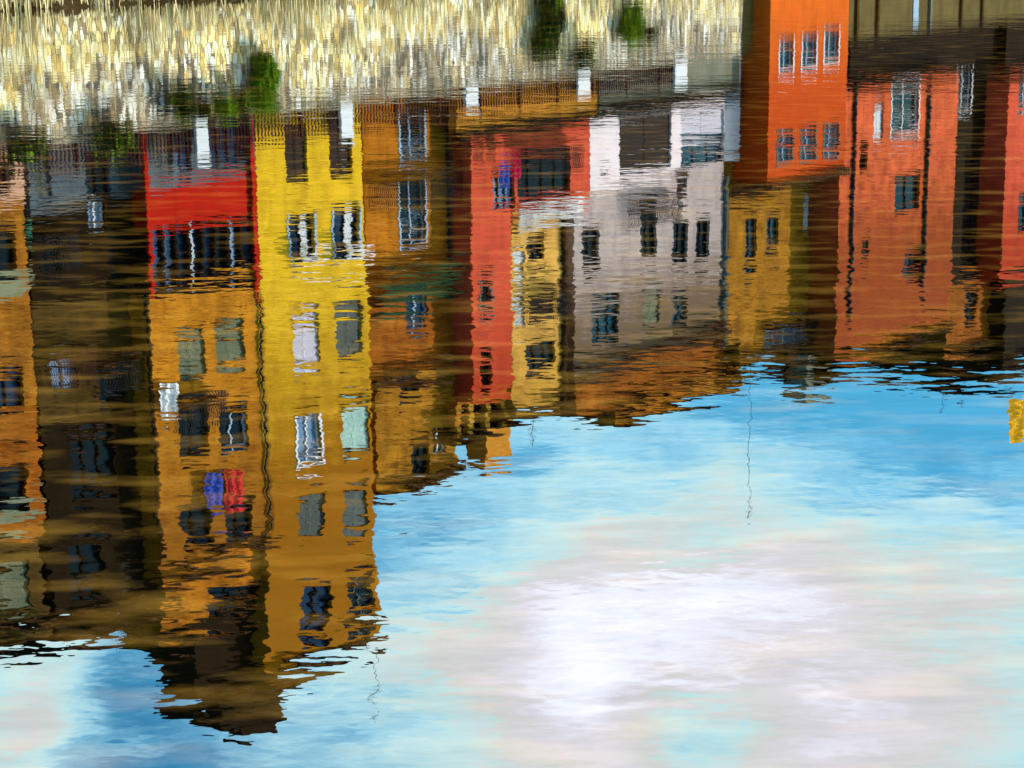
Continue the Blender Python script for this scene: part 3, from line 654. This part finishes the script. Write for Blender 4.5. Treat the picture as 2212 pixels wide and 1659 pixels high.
tc = node(t, 'ShaderNodeTexCoord')
bg1 = node(t, 'ShaderNodeBackground'); bg1.inputs[1].default_value = .115
tint = node(t, 'ShaderNodeMix', data_type='RGBA', blend_type='MULTIPLY'); tint.inputs[0].default_value = 1; tint.inputs[7].default_value = (.30, 1.0, 1.08, 1); L(sky.outputs[0], tint.inputs[6]); L(tint.outputs[2], bg1.inputs[0])
def skydir(x, y):
    v = FWD * FPX + RT * (x - 1106) - UP * (y - 829.5); v.z = -v.z; return v.normalized()
def M(op, a, b=None, c=None, clamp=False):
    n = node(t, 'ShaderNodeMath', operation=op); n.use_clamp = clamp
    for i, v in enumerate((a, b, c)):
        if v is None: continue
        if isinstance(v, (int, float)): n.inputs[i].default_value = v
        else: L(v, n.inputs[i])
    return n.outputs[0]
# cloud cover: (centre of a cloud or a gap, half size in pixels, weight)
acc = None
wn = node(t, 'ShaderNodeTexNoise'); wn.inputs['Scale'].default_value = 6; wn.inputs['Detail'].default_value = 5; L(tc.outputs['Generated'], wn.inputs['Vector'])
wsub = node(t, 'ShaderNodeVectorMath', operation='SUBTRACT'); L(wn.outputs['Color'], wsub.inputs[0]); wsub.inputs[1].default_value = (.5, .5, .5)
wsc = node(t, 'ShaderNodeVectorMath', operation='SCALE'); L(wsub.outputs[0], wsc.inputs[0]); wsc.inputs['Scale'].default_value = .12
wadd = node(t, 'ShaderNodeVectorMath', operation='ADD'); L(tc.outputs['Generated'], wadd.inputs[0]); L(wsc.outputs[0], wadd.inputs[1])
for (x, y, rx, ry, wt) in ((1400, 1350, 560, 360, .52), (1900, 1620, 950, 500, .60), (1150, 1620, 500, 330, .25), (1290, 1380, 160, 330, .22), (1500, 1250, 330, 140, .22), (40, 1560, 260, 330, .75), (1480, 1530, 180, 140, -.68), (930, 1250, 300, 300, .08), (330, 1560, 260, 260, -.14), (2000, 900, 600, 260, -.12), (1900, 1180, 600, 220, .14)):
    c = skydir(x, y); e1 = (skydir(x + rx, y) - c); e2 = (skydir(x, y + ry) - c)
    sb = node(t, 'ShaderNodeVectorMath', operation='SUBTRACT'); L(wadd.outputs[0], sb.inputs[0]); sb.inputs[1].default_value = c
    ds = []
    for e in (e1, e2):
        dp = node(t, 'ShaderNodeVectorMath', operation='DOT_PRODUCT'); L(sb.outputs[0], dp.inputs[0]); dp.inputs[1].default_value = e / e.length_squared; ds.append(M('MULTIPLY', dp.outputs['Value'], dp.outputs['Value']))
    r2_ = M('ADD', ds[0], ds[1]); gz = M('EXPONENT', M('MULTIPLY', r2_, -1.2)); v = M('MULTIPLY', gz, wt)
    acc = v if acc is None else M('ADD', acc, v)
mp = node(t, 'ShaderNodeMapping'); mp.inputs['Scale'].default_value = (1, 1, 3.2); L(tc.outputs['Generated'], mp.inputs[0])
cn = node(t, 'ShaderNodeTexNoise'); cn.inputs['Scale'].default_value = 5.5; cn.inputs['Detail'].default_value = 9; cn.inputs['Roughness'].default_value = .62; L(mp.outputs[0], cn.inputs['Vector'])
mpf = node(t, 'ShaderNodeMapping'); mpf.inputs['Scale'].default_value = (1, 1, 3); mpf.inputs['Rotation'].default_value = (R(5), R(6), 0); L(tc.outputs['Generated'], mpf.inputs[0])
cf = node(t, 'ShaderNodeTexNoise'); cf.inputs['Scale'].default_value = 22; cf.inputs['Detail'].default_value = 7; cf.inputs['Roughness'].default_value = .6; L(mpf.outputs[0], cf.inputs['Vector'])
cov = M('ADD', M('ADD', acc, M('MULTIPLY_ADD', cf.outputs[0], .6, -.3)), M('MULTIPLY_ADD', cn.outputs[0], 1.1, -.38))
rp = node(t, 'ShaderNodeValToRGB'); cr = rp.color_ramp
pts = [(0, (.3, .75, 1)), (.24, (.42, .80, .95)), (.43, (.50, .72, .74)), (.56, (.62, .63, .62)), (.68, (.68, .66, .72)), (.82, (.82, .85, .96)), (1, (.96, 1.0, 1.12))]
while len(cr.elements) < len(pts): cr.elements.new(.5)
for el, (p_, c_) in zip(cr.elements, pts): el.position = p_; el.color = (*c_, 1)
L(M('MULTIPLY', cov, .66, clamp=True), rp.inputs[0])
bg2 = node(t, 'ShaderNodeBackground'); L(rp.outputs[0], bg2.inputs[0]); bg2.inputs[1].default_value = 1.10
mr = node(t, 'ShaderNodeMapRange'); mr.interpolation_type = 'SMOOTHSTEP'; L(cov, mr.inputs[0]); mr.inputs['From Min'].default_value = .1; mr.inputs['From Max'].default_value = .7
mx = node(t, 'ShaderNodeMixShader'); L(mr.outputs[0], mx.inputs[0]); L(bg1.outputs[0], mx.inputs[1]); L(bg2.outputs[0], mx.inputs[2])
wo_ = node(t, 'ShaderNodeOutputWorld'); L(mx.outputs[0], wo_.inputs[0])
scn.view_settings.view_transform = 'Standard'; scn.view_settings.look = 'None'; scn.view_settings.exposure = .6; scn.view_settings.gamma = 1
scn.cycles.max_bounces = 6
print('ZQ check', P(0, 330)[1], P(1450, 130)[1], P(700, 245)[1], 'shore', P(0, 25)[1], 'u', P(0, 600)[0], P(2212, 600)[0])
